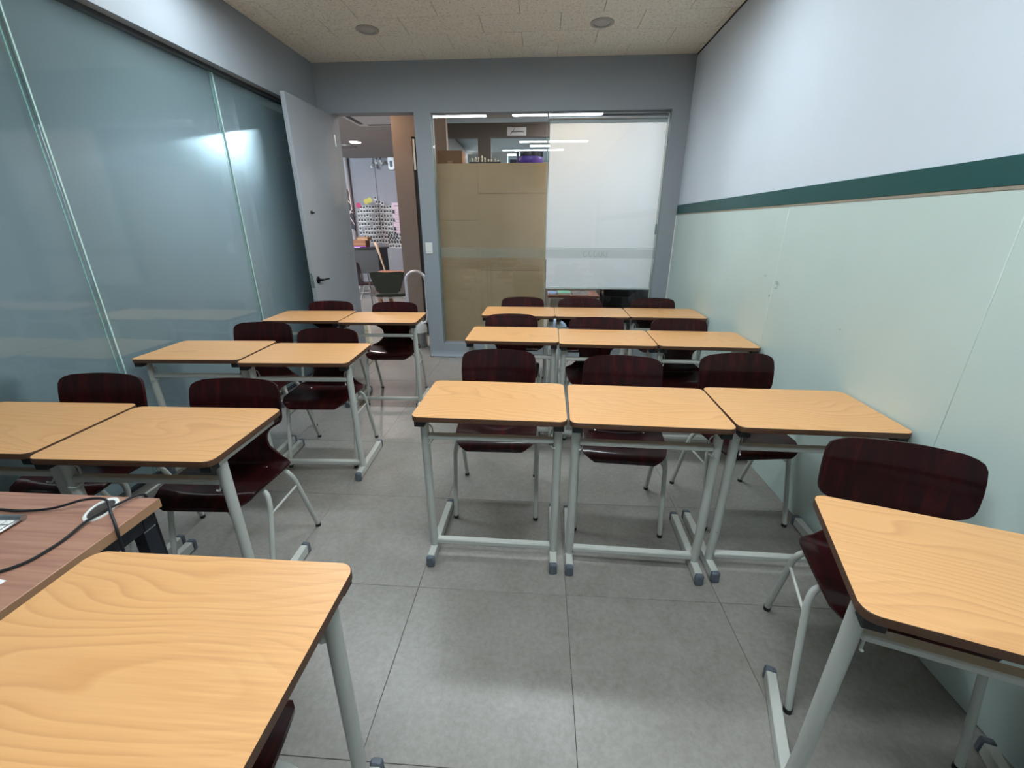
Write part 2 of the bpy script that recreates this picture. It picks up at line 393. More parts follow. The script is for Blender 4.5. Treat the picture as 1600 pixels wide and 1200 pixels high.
while 3.785+j*.305 < YB:
    y0, y1 = max(YF, 3.785+j*.305), min(YB, 3.785+(j+1)*.305)
    off = .11 if j % 2 == 0 else .41
    if y1-y0 > .02:
        i = -6
        while off+i*.6 < XR:
            a, b = max(XL, off+i*.6), min(XR, off+(i+1)*.6)
            if b-a > .02: panel_piece(a, b, y0, y1)
            i += 1
    j += 1

# ---- right wall: painted wall, green strip, pale green panels
bm = bmn(); box(bm, XR, XR+.12, YF, YB+.1, 0, ZC+.02); wall_r = struct('wall_right', bm, WHITEW, smooth=0)
ys = [YF+.001, 1.358, YB-.016]
ys = [YF+.001, .136, 1.358, 2.58, 3.80, YB-.012]
for a, b in zip(ys, ys[1:]):
    bm = bmn(); box(bm, XR-.005, XR, a+.0006, b-.0006, .002, 1.524, .0012); obj('wall_panel', bm, GREENW, wall_r)
bm = bmn(); box(bm, XR-.009, XR, YF, YB-.002, 1.524, 1.605, .001); t = struct('trim_1', bm, STRIPE)
bm = bmn(); box(bm, XR-.007, XR, YF, YB-.002, 1.513, 1.5238); t = struct('trim_2', bm, BEIGE)
bm = bmn(); box(bm, XR-.012, XR-.0002, YB-.011, YB-.0002, 0, 1.512); struct('trim_3', bm, WHITEP)
bm = bmn(); box(bm, XR-.006, XR-.0002, YF, YB-.002, ZC-.012, ZC-.001); struct('trim_4', bm, GROUT)

# ---- back wall with door opening and window
DX0, DX1, WX0, WX1, WT, WB = -2.06, -1.25, -1.088, 1.19, 2.428, .148
bm = bmn()
box(bm, -3.5, XR, YB, YB+.13, 2.438, ZC+.01)
box(bm, -3.5, DX0, YB, YB+.13, 0, 2.438)
box(bm, DX1, WX0, YB, YB+.13, 0, 2.438)
box(bm, WX1, XR, YB, YB+.13, 0, 2.438)
box(bm, WX0, WX1, YB, YB+.13, 0, WB); box(bm, WX0, WX1, YB, YB+.13, WT, 2.438)
struct('wall_back', bm, GREYW, smooth=0)
# cove at the foot of the back wall
bm = bmn(); prism(bm, [(YB, 0), (YB-.035, 0), (YB-.034, .006), (YB-.02, .012), (YB-.008, .026), (YB-.002, .05), (YB, .06)], DX1+.01, XR-.013, axis='x'); struct('baseboard_back', bm, GREYW)
# glass panes of the window, frosted band across each
wins = []
for n, (a, b) in enumerate(((WX0+.002, .036), (.05, WX1-.002))):
    bm = bmn(); box(bm, a, b, YB+.05, YB+.06, WB+.002, WT-.002); p = struct('window_%d' % (n+1), bm, GLASS, smooth=0); wins.append(p)
    bm = bmn()
    for q in ((a, a+.003), (b-.003, b)): box(bm, q[0], q[1], YB+.0499, YB+.0601, WB+.004, WT-.004)
    obj('glass_edge', bm, GEDGE, p)
def film_mat():
    m = bpy.data.materials.new('frosted_film'); m.use_nodes = True; nt = m.node_tree; b = nt.nodes['Principled BSDF']
    b.inputs['Base Color'].default_value = lin((150, 168, 165)); b.inputs['Roughness'].default_value = .5
    out = nt.nodes['Material Output']; tr = nd(nt, 'ShaderNodeBsdfTransparent'); mx = nd(nt, 'ShaderNodeMixShader', i_Fac=.13)
    nt.links.new(tr.outputs[0], mx.inputs[1]); nt.links.new(b.outputs[0], mx.inputs[2]); nt.links.new(mx.outputs[0], out.inputs[0]); return m
FILM = film_mat()
for n, (a, b, cx) in enumerate(((WX0+.004, .032, -.50), (.054, WX1-.004, .58))):
    for z0, z1 in ((1.095, 1.182), (1.187, 1.20)):
        bm = bmn(); box(bm, a, b, YB+.0485, YB+.0498, z0, z1); obj('film_band', bm, FILM, wins[n], smooth=0)
    # faint outlined lettering on the band, too blurred to read: five open round strokes
    bm = bmn()
    for k in range(5):
        x = cx-.11+k*.052; pts = [(x+.019*math.cos(R(a2)), YB+.0478, 1.138+.028*math.sin(R(a2))) for a2 in range(40+k*31, 330+k*23, 24)]
        tube(bm, pts, .0018, 6)
    obj('lettering', bm, mat('film_lettering', (120, 132, 126), .6), wins[n])

# ---- left wall: header above recessed frosted glass panes
GX = XL-.092
bm = bmn(); box(bm, XL-.16, XL, YF, YB, 2.426, ZC+.01); box(bm, GX-.03, XL-.0001, 4.64, YB, 0, 2.426)
wl = struct('wall_left', bm, GREYW, smooth=0)
bm = bmn(); box(bm, GX-.014, GX+.03, YF, 4.63, 2.405, 2.4258); box(bm, GX-.014, GX+.01, YF, 4.63, .0, .02); obj('glass_channel', bm, mat('dark_channel', (52, 56, 58), .4, build=paint(.05)), wl)
yy = [YF+.01, -.44, .815, 2.07, 3.325, 4.58]
for a, b in zip(yy, yy[1:]):
    bm = bmn(); box(bm, GX-.011, GX, a+.004, b-.004, .021, 2.404); o = obj('glass_pane', bm, GLASSG, wl, smooth=0)
    me = bpy.data.meshes.new('frosted_film'); me.from_pydata([(GX-.0115, a+.004, .021), (GX-.0115, b-.004, .021), (GX-.0115, b-.004, 2.404), (GX-.0115, a+.004, 2.404)], [], [(0, 1, 2, 3)]); me.materials.append(FROST)
    link('frosted_film', me, wl)
    bm = bmn(); box(bm, GX-.0105, GX+.0016, b-.0035, b+.0035, .021, 2.404); obj('glass_joint', bm, mat('clear_joint', (196, 222, 216), .1, coat=1), wl)
    bm = bmn(); box(bm, GX+.0002, GX+.0014, b-.036, b-.030, .021, 2.404); obj('glass_edge', bm, GEDGE, wl)
# corridor behind the frosted glass
bm = bmn(); box(bm, -6.3, -6.2, YF-.1, YB, 0, 2.9); box(bm, -6.2, GX-.2, YF-.2, YF-.1, 0, 2.9); struct('wall_corridor', bm, WHITEW, smooth=0)
bm = bmn(); box(bm, -6.3, XL-.16, YF-.2, YB, 2.9, 2.95); struct('ceiling_corridor', bm, WHITEW, smooth=0)
t = thing('low_cabinet', 'dark blurred cabinet standing behind the frosted glass at the left edge', 'cabinet', (-2.495, 1.40, 0))
bm = bmn(); box(bm, -.18, .18, -.30, .22, .05, .80, .006); obj('body', bm, BLKP, t)
bm = bmn(); box(bm, -.16, .16, -.28, .20, 0, .05); obj('plinth', bm, CAPG, t)
# ---- wall behind the camera
bm = bmn(); box(bm, XL-.3, XR+.12, YF-.1, YF, 0, ZC+.02); struct('wall_front', bm, WHITEW, smooth=0)

# ---- open door
bm = bmn(); box(bm, 0, .80, -.019, .019, .012, 2.415, .002)
door = obj('door_1', bm, DOORM); door['kind'] = 'structure'; door.location = (-2.065, YB-.03, 0); door.rotation_euler = (0, 0, R(-90.5))
bm = bmn(); lathe(bm, [(0, 0), (.031, 0), (.031, .006), (.027, .011), (.012, .013), (.011, .05), (0, .05)], 24, Matrix.Translation((.735, .019, .945)) @ Matrix.Rotation(-PI/2, 4, 'X'))
tube(bm, fillet([(.735, .060, .945), (.735, .066, .945), (.70, .068, .946), (.61, .062, .944)], .02), .0085, 10)
obj('door_handle', bm, mat('dark_bronze', (38, 40, 44), .3, 1), door)
bm = bmn(); box(bm, .785, .8015, -.012, .012, .88, 1.01, .001); box(bm, .8015, .815, -.006, .007, .935, .955, .002); obj('latch_plate', bm, CHROME, door)
bm = bmn(); box(bm, .62, .665, .019, .025, 1.518, 1.532, .002); lathe(bm, [(0, 0), (.014, 0), (.014, .012), (.009, .014), (0, .014)], 18, Matrix.Translation((.672, .019, 1.526)) @ Matrix.Rotation(-PI/2, 4, 'X')); obj('latch_bolt', bm, BLKP, door)
bm = bmn()
for z in (.25, 1.2, 2.2): tube(bm, [(0, .019, z-.05), (0, .019, z+.05)], .007, 10)
obj('hinge', bm, ALU, door)
# light switch
bm = bmn(); box(bm, -1.222, -1.148, YB-.009, YB, 1.135, 1.25, .003); sw = setp(obj('light_switch', bm, WHITEP), 'white wall switch plate on the grey pillar between door and window', 'light switch')
bm = bmn(); box(bm, -1.203, -1.168, YB-.014, YB-.008, 1.155, 1.23, .002); obj('rocker', bm, WHITEP, sw)

# ---- ceiling lamps of the classroom and two blank round covers
def batten(loc, label, grp, ln=1.2, m=LAMP):
    t = thing('ceiling_light', label, 'ceiling light', loc, 0, grp)
    bm = bmn(); box(bm, -ln/2, ln/2, -.10, .10, .006, .0475, .002); box(bm, -ln/2-.012, -ln/2, -.11, .11, -.006, .0475, .002); box(bm, ln/2, ln/2+.012, -.11, .11, -.006, .0475, .002); box(bm, -ln/2, ln/2, -.11, -.101, -.006, .0475, .002); box(bm, -ln/2, ln/2, .101, .11, -.006, .0475, .002); obj('housing', bm, WHITEP, t)
    bm = bmn(); box(bm, -ln/2+.001, ln/2-.001, -.099, .099, -.001, .0058); obj('diffuser', bm, m, t, smooth=60)
    return t
for x, y, nm in ((-1.37, 2.86, 'on the left of the row nearest the window wall'), (.18, 2.86, 'on the right of the row nearest the window wall'), (.18, .92, 'over the nearest complete row of desks'), (-.2, .05, 'straight above the camera')):
    batten((x, y, ZC-.0475), 'long white ceiling batten light ' + nm, 'batten lights on the classroom ceiling')
for (x, y), lb in (((-1.388, 3.967), 'round grey cover in the ceiling above the door side'), ((.423, 3.963), 'round grey cover in the ceiling above the blind side')):
    t = thing('ceiling_cover', lb, 'ceiling cover', (x, y, ZC), 0)
    bm = bmn(); lathe(bm, [(.088, 0), (.088, -.006), (.078, -.010), (.062, -.009), (.06, -.004), (.06, 0)], 32); obj('rim', bm, mat('cover_grey', (168, 164, 158), .5, build=paint(.05, 20)), t)
    bm = bmn(); lathe(bm, [(0, -.0045), (.05, -.0045), (.0598, -.003), (.0598, 0)], 32); obj('lens', bm, mat('cover_lens', (180, 177, 172), .35, build=paint(.05, 20)), t)

# ---- roller blind behind the right pane
t = thing('roller_blind', 'white roller blind pulled down behind the right window pane', 'blind', (0, YB+.09, 0))
bm = bmn(); tube(bm, [(.055, -.004, 2.385), (1.178, -.004, 2.385)], .030, 24); obj('roller', bm, ALU, t)
bm = bmn(); box(bm, .052, 1.182, -.030, .03, 2.412, 2.4275, .002); obj('head_rail', bm, mat('silver_rail', (190, 192, 196), .3, .4), t)
bm = bmn(); box(bm, .06, 1.174, -.031, -.028, 2.335, 2.362, .001); obj('fabric_hem', bm, mat('hem_grey', (176, 186, 190), .6), t)
bm = bmn()
zs = [2.357-i*(2.357-.79)/24 for i in range(25)]
g1 = [[bm.verts.new((.062+i*(1.172-.062)/16, -.018+.0022*math.sin(i*.9)*math.sin(z*2.2), z)) for i in range(17)] for z in zs]
g2 = [[bm.verts.new((v.co.x, v.co.y+.0012, v.co.z)) for v in row] for row in g1]
for g in (g1, g2):
    for A, B in zip(g, g[1:]):
        for i in range(16): bm.faces.new((A[i], A[i+1], B[i+1], B[i]))
for k in range(24):
    for i in (0, 16): bm.faces.new((g1[k][i], g1[k+1][i], g2[k+1][i], g2[k][i]))
for i in range(16):
    for k in (0, 24): bm.faces.new((g1[k][i], g1[k][i+1], g2[k][i+1], g2[k][i]))
obj('fabric', bm, BLIND, t)
bm = bmn(); box(bm, .060, 1.174, -.028, -.010, .768, .792, .004); obj('bottom_bar', bm, WHITEP, t)
bm = bmn(); tube(bm, [(1.181, -.03, 2.40), (1.184, -.03, 1.6), (1.184, -.03, 1.0), (1.178, -.03, .93), (1.172, -.03, 1.0), (1.176, -.03, 1.6), (1.174, -.03, 2.40)], .0022, 6); obj('chain', bm, WHITEP, t)
bm = bmn(); box(bm, 1.166, 1.182, -.036, -.022, 1.33, 1.43, .003); obj('chain_weight', bm, mat('weight_grey', (110, 118, 124), .4), t)

# ================================================================== STUDENT DESKS
def make_desk():
    t = thing('student_desk', '', 'desk', (0, 0, 0), 0, 'student desks with beech tops')
    W, D = .600, .41; hx, hy = W/2, D/2
    bm = bmn()
    prism(bm, rrect(-hx, hx, -hy, hy, .028), HD-.021, HD, .0015, mi_side=1, mi_cap=0); obj('tabletop', bm, [BEECH, EDGE], t)
    for s in (-1, 1):
        px = s*(hx-.030); py = -hy+.082
        bm = bmn(); tube(bm, [(px, py+.012, .045), (px, py, .2), (px, py-.006, HD-.046)], .0175, 16, rx=1.0); obj('leg', bm, STEEL, t)
        # top rail with black end plugs
        bm = bmn(); box(bm, px-.0125, px+.0125, -hy+.045, hy-.04, HD-.047, HD-.0215, .002); rl = obj('side_rail', bm, STEEL, t)
        bm = bmn(); box(bm, px-.020, px+.020, -hy+.008, -hy+.046, HD-.046, HD-.0213, .002); obj('rail_plug', bm, BLKP, rl)
        bm = bmn(); box(bm, px-.018, px+.018, hy-.041, hy-.015, HD-.044, HD-.0213, .002); obj('rail_plug', bm, BLKP, rl)
        # foot bar
        bm = bmn(); box(bm, px-.0155, px+.0155, -hy+.018, hy-.002, .006, .05, .003); fb = obj('foot_bar', bm, STEEL, t)
        for y0, y1 in ((-hy-.004, -hy+.0178), (hy-.0018, hy+.02)):
            bm = bmn(); box(bm, px-.017, px+.017, y0, y1, .0, .0515, .005); obj('foot_cap', bm, CAPG, fb)
        # bag hook
        bm = bmn(); q = px-s*.018
        tube(bm, fillet([(q, -hy+.085, HD-.07), (q-s*.012, -hy+.085, HD-.085), (q-s*.012, -hy+.085, HD-.14), (q-s*.0, -hy+.06, HD-.15), (q+s*.004, -hy+.045, HD-.135)], .014), .003, 8); obj('bag_hook', bm, STEEL, t)
    bm = bmn(); box(bm, -hx+.044, hx-.044, -hy+.062, -hy+.094, HD-.128, HD-.108, .004); obj('crossbar', bm, STEEL, t)
    bm = bmn(); box(bm, -hx+.044, hx-.044, -hy+.078, -hy+.108, .060, .086, .005); obj('crossbar', bm, STEEL, t)
    return t
DG = 'student desks with beech tops'
desks = [ # x, y, rot, label
 (-.183, 1.640, -.013, 'beech student desk at the aisle end of the nearest complete row of three'),
 (.430, 1.622, -.030, 'beech student desk in the middle of the nearest complete row of three'),
 (1.040, 1.628, -.018, 'beech student desk against the pale green wall in the nearest complete row of three'),
 (-.170, 2.790, -.015, 'beech student desk at the aisle end of the middle right row'),
 (.434, 2.745, -.028, 'beech student desk in the middle of the middle right row'),
 (1.040, 2.735, -.020, 'beech student desk against the green wall in the middle right row'),
 (-.172, 3.600, -.008, 'small looking beech desk in front of the brown cardboard, far right row'),
 (.430, 3.595, -.010, 'beech student desk in the middle of the far right row under the blind'),
 (1.037, 3.600, -.020, 'beech student desk against the green wall in the far right row'),
 (-1.945, 2.285, .05, 'beech student desk touching the frosted glass, second row on the left'),
 (-1.325, 2.265, .05, 'beech student desk with a scratch, aisle end of the second row on the left'),
 (-1.853, 3.300, .055, 'beech student desk by the open grey door, glass side of the far left row'),
 (-1.240, 3.280, .04, 'beech student desk in front of the doorway, aisle end of the far left row'),
 (-1.930, 1.280, .03, 'beech desk cut by the left edge beyond the brown teacher desk'),
 (-1.313, 1.270, .03, 'beech desk on the aisle just beyond the brown teacher desk'),
 (-.685, .490, PI+.0, 'large near beech desk with wavy grain beside the brown teacher desk'),
 (.975, .735, -.33, 'slanted near beech desk in the lower right corner'),
]
d0 = make_desk(); made = []
for i, (x, y, r, lb) in enumerate(desks):
    if i == 0: d0.location = (x, y, 0); d0.rotation_euler = (0, 0, r); d0['label'] = lb; made.append(d0)
    else: made.append(dup(d0, (x, y, 0), r, lb, DG))

# ================================================================== CHAIRS
def chair_shell():
    # stations: y, z, half width, side lift
    prof = [(-.215, .400, .132), (-.213, .410, .150), (-.205, .422, .168), (-.185, .432, .186), (-.14, .436, .198), (-.08, .434, .203), (0, .430, .207), (.06, .430, .210),
            (.10, .434, .208), (.125, .445, .192), (.142, .462, .168), (.153, .485, .140), (.160, .510, .116), (.1635, .535, .109), (.167, .56, .112), (.170, .578, .122), (.172, .594, .140), (.1735, .607, .162), (.175, .618, .180), (.177, .632, .190), (.1795, .648, .194), (.182, .668, .195), (.187, .70, .196), (.194, .735, .195), (.201, .765, .192), (.2065, .782, .184), (.209, .792, .168), (.211, .800, .138)]
    # shift the back forward so its top stands over y=+.15
    pts = []
    for y, z, h in prof: pts.append((y-(.055 if z > .48 else .055*max(0, (y-.06)/.09) if y > .06 else 0), z, h))
    U = 12; th = .0055
    bm = bmn(); P = []
    for k, (y, z, h) in enumerate(pts):
        row = []
        for i in range(U+1):
            u = -1+2*i/U; x = u*h
            cy = -.020*(x/.19)**2 if z > .5 else 0        # the back wraps round the sitter
            cz = .010*(x/.2)**2 if z < .45 and y > -.17 else 0
            zz2 = z+cz
            if k == len(pts)-1: zz2 = z+.006*(1-u*u)
            elif k == len(pts)-2: zz2 = z+.005*(1-u*u)
            row.append(Vector((x, y+cy, zz2)))
        P.append(row)
    N = []
    for k in range(len(P)):
        row = []
        for i in range(U+1):
            a = P[min(k+1, len(P)-1)][i]-P[max(k-1, 0)][i]; b = P[k][min(i+1, U)]-P[k][max(i-1, 0)]
            row.append(b.cross(a).normalized())
        N.append(row)
    A = [[bm.verts.new(P[k][i]+N[k][i]*th) for i in range(U+1)] for k in range(len(P))]
    B = [[bm.verts.new(P[k][i]-N[k][i]*th) for i in range(U+1)] for k in range(len(P))]
    K = len(P)
    for k in range(K-1):
        for i in range(U):
            bm.faces.new((A[k][i], A[k][i+1], A[k+1][i+1], A[k+1][i])); bm.faces.new((B[k][i], B[k+1][i], B[k+1][i+1], B[k][i+1]))
        bm.faces.new((A[k][0], A[k+1][0], B[k+1][0], B[k][0])); bm.faces.new((A[k][U], B[k][U], B[k+1][U], A[k+1][U]))
    for i in range(U):
        bm.faces.new((A[0][i], B[0][i], B[0][i+1], A[0][i+1])); bm.faces.new((A[-1][i], A[-1][i+1], B[-1][i+1], B[-1][i]))
    return bm
def make_chair(name='school_chair'):
    t = thing(name, '', 'chair', (0, 0, 0), 0, 'maroon plywood school chairs')
    sh = obj('seat_shell', chair_shell(), PLY, t, smooth=50)
    bm = bmn()
    for x, y in ((-.12, -.08), (.12, -.08), (-.12, .04), (.12, .04)): lathe(bm, [(0, .4385), (.005, .4385), (.007, .4365), (.007, .434)], 10, Matrix.Translation((x, y, .0025)))
    obj('rivet', bm, CHROME, sh)
    for yt, yf in ((-.095, -.20), (.055, .20)):
        for s in (-1, 1):
            bm = bmn(); yb = yt+(-.012 if yt < 0 else .012)
            tube(bm, fillet([(s*.03, yt, .412), (s*.192, yt, .412), (s*.208, (yt*.85+yf*.15), .36), (s*.205, yf, .012)], .035), .0105, 12); lg = obj('leg', bm, STEEL, t)
            bm = bmn(); tube(bm, [(s*.205, yf, 0), (s*.205, yf, .016)], .0125, 12); obj('foot_cap', bm, BLKP, lg)
        bm = bmn(); tube(bm, [(-.04, yt, .412), (.04, yt, .412)], .0112, 12); obj('seat_bar', bm, STEEL, t)
    for s in (-1, 1):
        def at(yt, yf, z):
            a = (.36-z)/.348; y0 = yt*.85+yf*.15; return (s*.2075, y0+(yf-y0)*a, z)
        bm = bmn(); tube(bm, [at(-.095, -.20, .315), at(.055, .20, .315)], .005, 8); obj('side_strut', bm, STEEL, t)
    return t
CG = 'maroon plywood school chairs'
chairs = [
 (-.205, 1.985, .02, 'maroon plywood chair behind the aisle end desk of the nearest row of three'),
 (.415, 1.913, -.065, 'maroon plywood chair behind the middle desk of the nearest row of three'),
 (1.026, 1.995, .115, 'maroon plywood chair beside the pale green wall, behind the nearest row of three'),
 (-.200, 2.945, .03, 'maroon chair behind the aisle end desk of the middle right row'),
 (.405, 2.865, -.02, 'maroon chair behind the middle desk of the middle right row'),
 (.978, 2.85, .0, 'maroon chair behind the wall side desk of the middle right row'),
 (-.150, 3.735, .03, 'farthest maroon chair standing before the brown cardboard'),
 (.362, 3.715, .0, 'farthest maroon chair standing below the middle of the blind'),
 (1.022, 3.755, .02, 'farthest maroon chair standing below the right edge of the blind'),
 (-1.853, 2.555, .08, 'maroon chair nearest the frosted glass, behind the second left row'),
 (-1.335, 2.41, .05, 'maroon chair facing the aisle end desk of the second left row'),
 (-1.795, 3.415, .05, 'maroon chair in front of the open grey door'),
 (-1.225, 3.40, .06, 'maroon chair in front of the doorway beside the white fan'),
 (-1.915, 1.49, .03, 'leftmost maroon chair, close to the frosted glass'),
 (-1.284, 1.465, .04, 'maroon chair behind the aisle desk next to the brown teacher desk'),
 (1.055, 1.053, -.31, 'large near maroon chair behind the slanted desk by the green wall'),
 (-.690, .385, PI+.03, 'maroon chair tucked under the near wavy grained desk, only its corner showing'),
]
c0 = make_chair()
for i, (x, y, r, lb) in enumerate(chairs):
    if i == 0: c0.location = (x, y, 0); c0.rotation_euler = (0, 0, r); c0['label'] = lb
    else: dup(c0, (x, y, 0), r, lb, CG)
dup(c0, (-3.13, 7.55, 0), 1.75, 'maroon chair in the hall beyond the doorway, left of the green chair', 'maroon chairs in the hall')

# ================================================================== TEACHER DESK
t = thing('teacher_desk', 'brown woodgrain teacher desk with black steel legs at the left edge', 'desk', (0, 0, 0))
bm = bmn(); box(bm, -2.25, -1.013, .12, .893, .702, .728, .0015)
top = obj('tabletop', bm, WALNUT, t)
bm = bmn(); box(bm, -1.0128, -1.0115, .1205, .8925, .7025, .7275); obj('edge_band', bm, mat('oak_edge', (172, 130, 98), .5, build=paint(.08, 20)), top)
bm = bmn(); box(bm, -2.2, -1.03, .845, .88, .655, .7015, .002); box(bm, -1.065, -1.03, .16, .845, .655, .7015, .002); box(bm, -2.2, -1.03, .14, .172, .655, .7015, .002); obj('frame', bm, NAVYM, t)
for (x0, y0) in ((-1.047, .857), (-1.047, .165), (-2.18, .857), (-2.18, .165)):
    dy = .03 if y0 > .5 else -.0
    bm = bmn(); prism(bm, [(x0-.0175, y0-.018), (x0+.0175, y0-.018), (x0+.0175, y0+.018), (x0-.0175, y0+.018)], .0, .6548, .002); obj('leg', bm, NAVYM, t)
bm = bmn(); tube(bm, [(-1.047, .84, .50), (-1.047, .183, .50)], .004, 8); tube(bm, [(-2.16, .857, .56), (-1.06, .857, .56)], .004, 8); obj('tie_rod', bm, NAVYM, t)
bm = bmn(); M = Matrix.Translation((-1.118, .835, .728)) @ Matrix.Rotation(R(20), 4, 'Z') @ Matrix.Diagonal((.8, 1.35, 1, 1))
lathe(bm, [(.038, 0), (.038, .003), (.034, .0045), (.030, .003), (.030, .0)], 32, M); gr = obj('grommet', bm, WHITEP, t)
bm = bmn(); lathe(bm, [(0, .0006), (.0298, .0006), (.0298, .0001)], 32, M); obj('grommet_lid', bm, mat('grommet_hole', (66, 58, 54), .5, build=paint(.2, 40)), gr)
# keyboard (thin aluminium, white keys)
kb = thing('keyboard', 'slim silver keyboard with white keys on the brown teacher desk', 'keyboard', (-1.268, .790, .728), R(4))
bm = bmn(); box(bm, -.42, 0, -.118, 0, .003, .010, .003); tube(bm, [(-.42, -.007, .0085), (0, -.007, .0085)], .0082, 14); obj('body', bm, ALU, kb)
kme = None; bm = bmn(); box(bm, -.0082, .0082, -.0075, .0075, 0, .0025, .0008); kme = mesh('key', bm, WHITEP)
for r_ in range(5):
    for c_ in range(20): link('key', kme, kb, (-.014-c_*.0202, -.028-r_*.0188, .0099))
bm = bmn(); box(bm, -.105, 0, -.21, 0, 0, .0006); p = setp(obj('paper_sheet', bm, mat('paper', (232, 234, 236), .7, build=paint(.01))), 'white sheet of paper at the left edge on the brown teacher desk', 'paper'); p.location = (-1.088, .604, .7283); p.rotation_euler = (0, 0, R(-8))
# cables
def cable(name, pts, r, label, m=CABLE):
    P = [Vector(q) for q in pts]; out = []
    for i in range(len(P)-1):
        p0, p1, p2, p3 = P[max(i-1, 0)], P[i], P[i+1], P[min(i+2, len(P)-1)]
        for k in range(8):
            s = k/8; out.append(.5*((2*p1)+(p2-p0)*s+(2*p0-5*p1+4*p2-p3)*s*s+(3*p1-p0-3*p2+p3)*s**3))
    out.append(P[-1]); bm = bmn(); tube(bm, out, r, 8); o = setp(obj(name, bm, m), label, 'cable'); return o
cable('power_cable', [(-1.60, .70, .733), (-1.44, .805, .732), (-1.31, .812, .733), (-1.235, .822, .737), (-1.165, .842, .752), (-1.10, .838, .758), (-1.05, .80, .748), (-1.014, .772, .738), (-1.002, .76, .70), (-.998, .752, .60), (-.997, .747, .45), (-.997, .745, .25)], .0034, 'black cable arching over the grommet and hanging off the teacher desk')
cable('power_cable', [(-1.60, .42, .7325), (-1.30, .53, .7325), (-1.122, .623, .7325), (-1.09, .70, .733), (-1.096, .787, .738), (-1.078, .86, .738), (-1.066, .895, .734), (-1.064, .907, .70), (-1.066, .908, .5), (-1.07, .905, .2)], .0034, 'black cable crossing the teacher desk over the grommet towards its far edge')

# ================================================================== BEYOND THE WINDOW
# tall shelf backed with brown cardboard sheets
t = thing('storage_shelf', 'tall shelf backed with brown cardboard sheets behind the left pane', 'shelf', (0, 0, 0))
sy = YB+.20
bm = bmn(); box(bm, -1.13, .052, sy+.012, sy+.36, .0, 2.0, .002); obj('cabinet_body', bm, mat('shelf_board', (120, 92, 66), .6, build=paint(.06, 6)), t)
for (a, b, c, d, dy) in ((-1.13, -.66, 1.47, 2.018, 0), (-1.13, -.66, .0, 1.468, -.006), (-.668, .052, 1.735, 2.018, -.012), (-.668, .052, .95, 1.737, -.005), (-.668, .052, .0, .948, 0)):
    bm = bmn(); box(bm, a, b-.001, sy+dy, sy+dy+.006, c, d, .001); obj('cardboard_sheet', bm, CARD, t)
T2 = 2.018
bm = bmn(); box(bm, -.16, .16, -.11, .11, 0, .125, .002); b1 = setp(obj('carton', bm, CARDB), 'small brown carton on top of the cardboard-backed shelf', 'box'); b1.location = (-.965, sy+.14, T2)
bm = bmn(); box(bm, -.16, .16, -.012, .012, .1251, .1256); box(bm, -.03, .03, -.1104, -.11, 0, .03); obj('tape', bm, mat('brown_tape', (150, 118, 80), .3), b1)
b1.scale = (.82, 1, 1)
bm = bmn(); box(bm, -.165, .165, -.09, .09, 0, .012, .002); box(bm, -.165, .165, -.09, -.084, .012, .02); box(bm, -.165, .165, .084, .09, .012, .02)
tr = setp(obj('tray', bm, BLKP), 'flat black tray of small white figures on the shelf', 'tray'); tr.location = (-.60, sy+.14, T2)
hs = [.05, .065, .06, .08, .055, .045, .04, .05, .03]
for k, h in enumerate(hs):
    bm = bmn(); lathe(bm, [(0, 0), (.013, 0), (.013, .006), (.007, .014), (.006, h*.6), (.010, h*.72), (.009, h*.85), (.004, h), (0, h)], 12)
    o = setp(obj('figurine', bm, mat('cream_figure', (214, 206, 188), .5, build=paint(.05, 30))), 'small cream figure standing in the black tray on the shelf', 'figurine', 'figures in the black tray'); o.location = (-.745+k*.034, sy+.13+(.02 if k % 2 else -.02), T2+.012)
bm = bmn(); lathe(bm, [(0, 0), (.128, 0), (.134, .01), (.134, .062), (.13, .07), (0, .07)], 36); pt = setp(obj('round_tin', bm, mat('purple_plastic', (88, 52, 150), .35, build=paint(.05))), 'purple round tin with a black lid on the shelf top', 'tin'); pt.location = (-.135, sy+.15, T2)
bm = bmn(); lathe(bm, [(0, .07), (.137, .07), (.137, .12), (.13, .128), (0, .128)], 36); obj('lid', bm, mat('black_gloss', (30, 30, 40), .2), pt)
bm = bmn(); box(bm, -.04, .03, -.04, .04, 0, .045, .004); o = setp(obj('dark_pouch', bm, mat('navy_cloth', (36, 34, 66), .7, build=paint(.1, 20))), 'small dark blue block left of the purple tin', 'pouch'); o.location = (-.305, sy+.14, T2)
# table with books, dark upright piano seen below the blind
t = thing('side_table', 'reddish table seen below the blind in the next room', 'table', (.40, 5.46, 0))
bm = bmn(); prism(bm, rrect(-.30, .33, -.2, .2, .015), .585, .61, .002); obj('tabletop', bm, mat('red_brown_wood', (110, 66, 52), .4, build=paint(.1, 8)), t)
for x in (-.28, .31):
    for y in (-.18, .18): bm = bmn(); tube(bm, [(x, y, 0), (x, y, .585)], .013, 10); obj('leg', bm, STEEL, t)
bm = bmn(); box(bm, -.28, .31, -.17, -.16, .27, .30); box(bm, -.28, .31, .15, .16, .18, .52); obj('cross_panel', bm, mat('light_panel', (186, 184, 172), .5, build=paint(.04)), t)
for k, (x, w_, h, c, lb) in enumerate(((.27, .16, .03, (34, 110, 76), 'green book lying on the table below the blind'), (.16, .1, .022, (40, 78, 124), 'blue book lying on the table below the blind'), (.50, .2, .02, (40, 30, 34), 'dark folder lying on the table below the blind'))):
    bm = bmn(); box(bm, -w_/2, w_/2, -.1, .1, 0, h, .002); o = setp(obj('book', bm, mat('cover_%d' % k, c, .5, build=paint(.05, 20))), lb, 'book'); o.location = (x+.03*(k == 0), 5.40, .6105)
    bm = bmn(); box(bm, -w_/2+.003, w_/2-.003, -.1015, -.099, .003, h-.003); obj('pages', bm, mat('page_white', (220, 218, 208), .7), o)
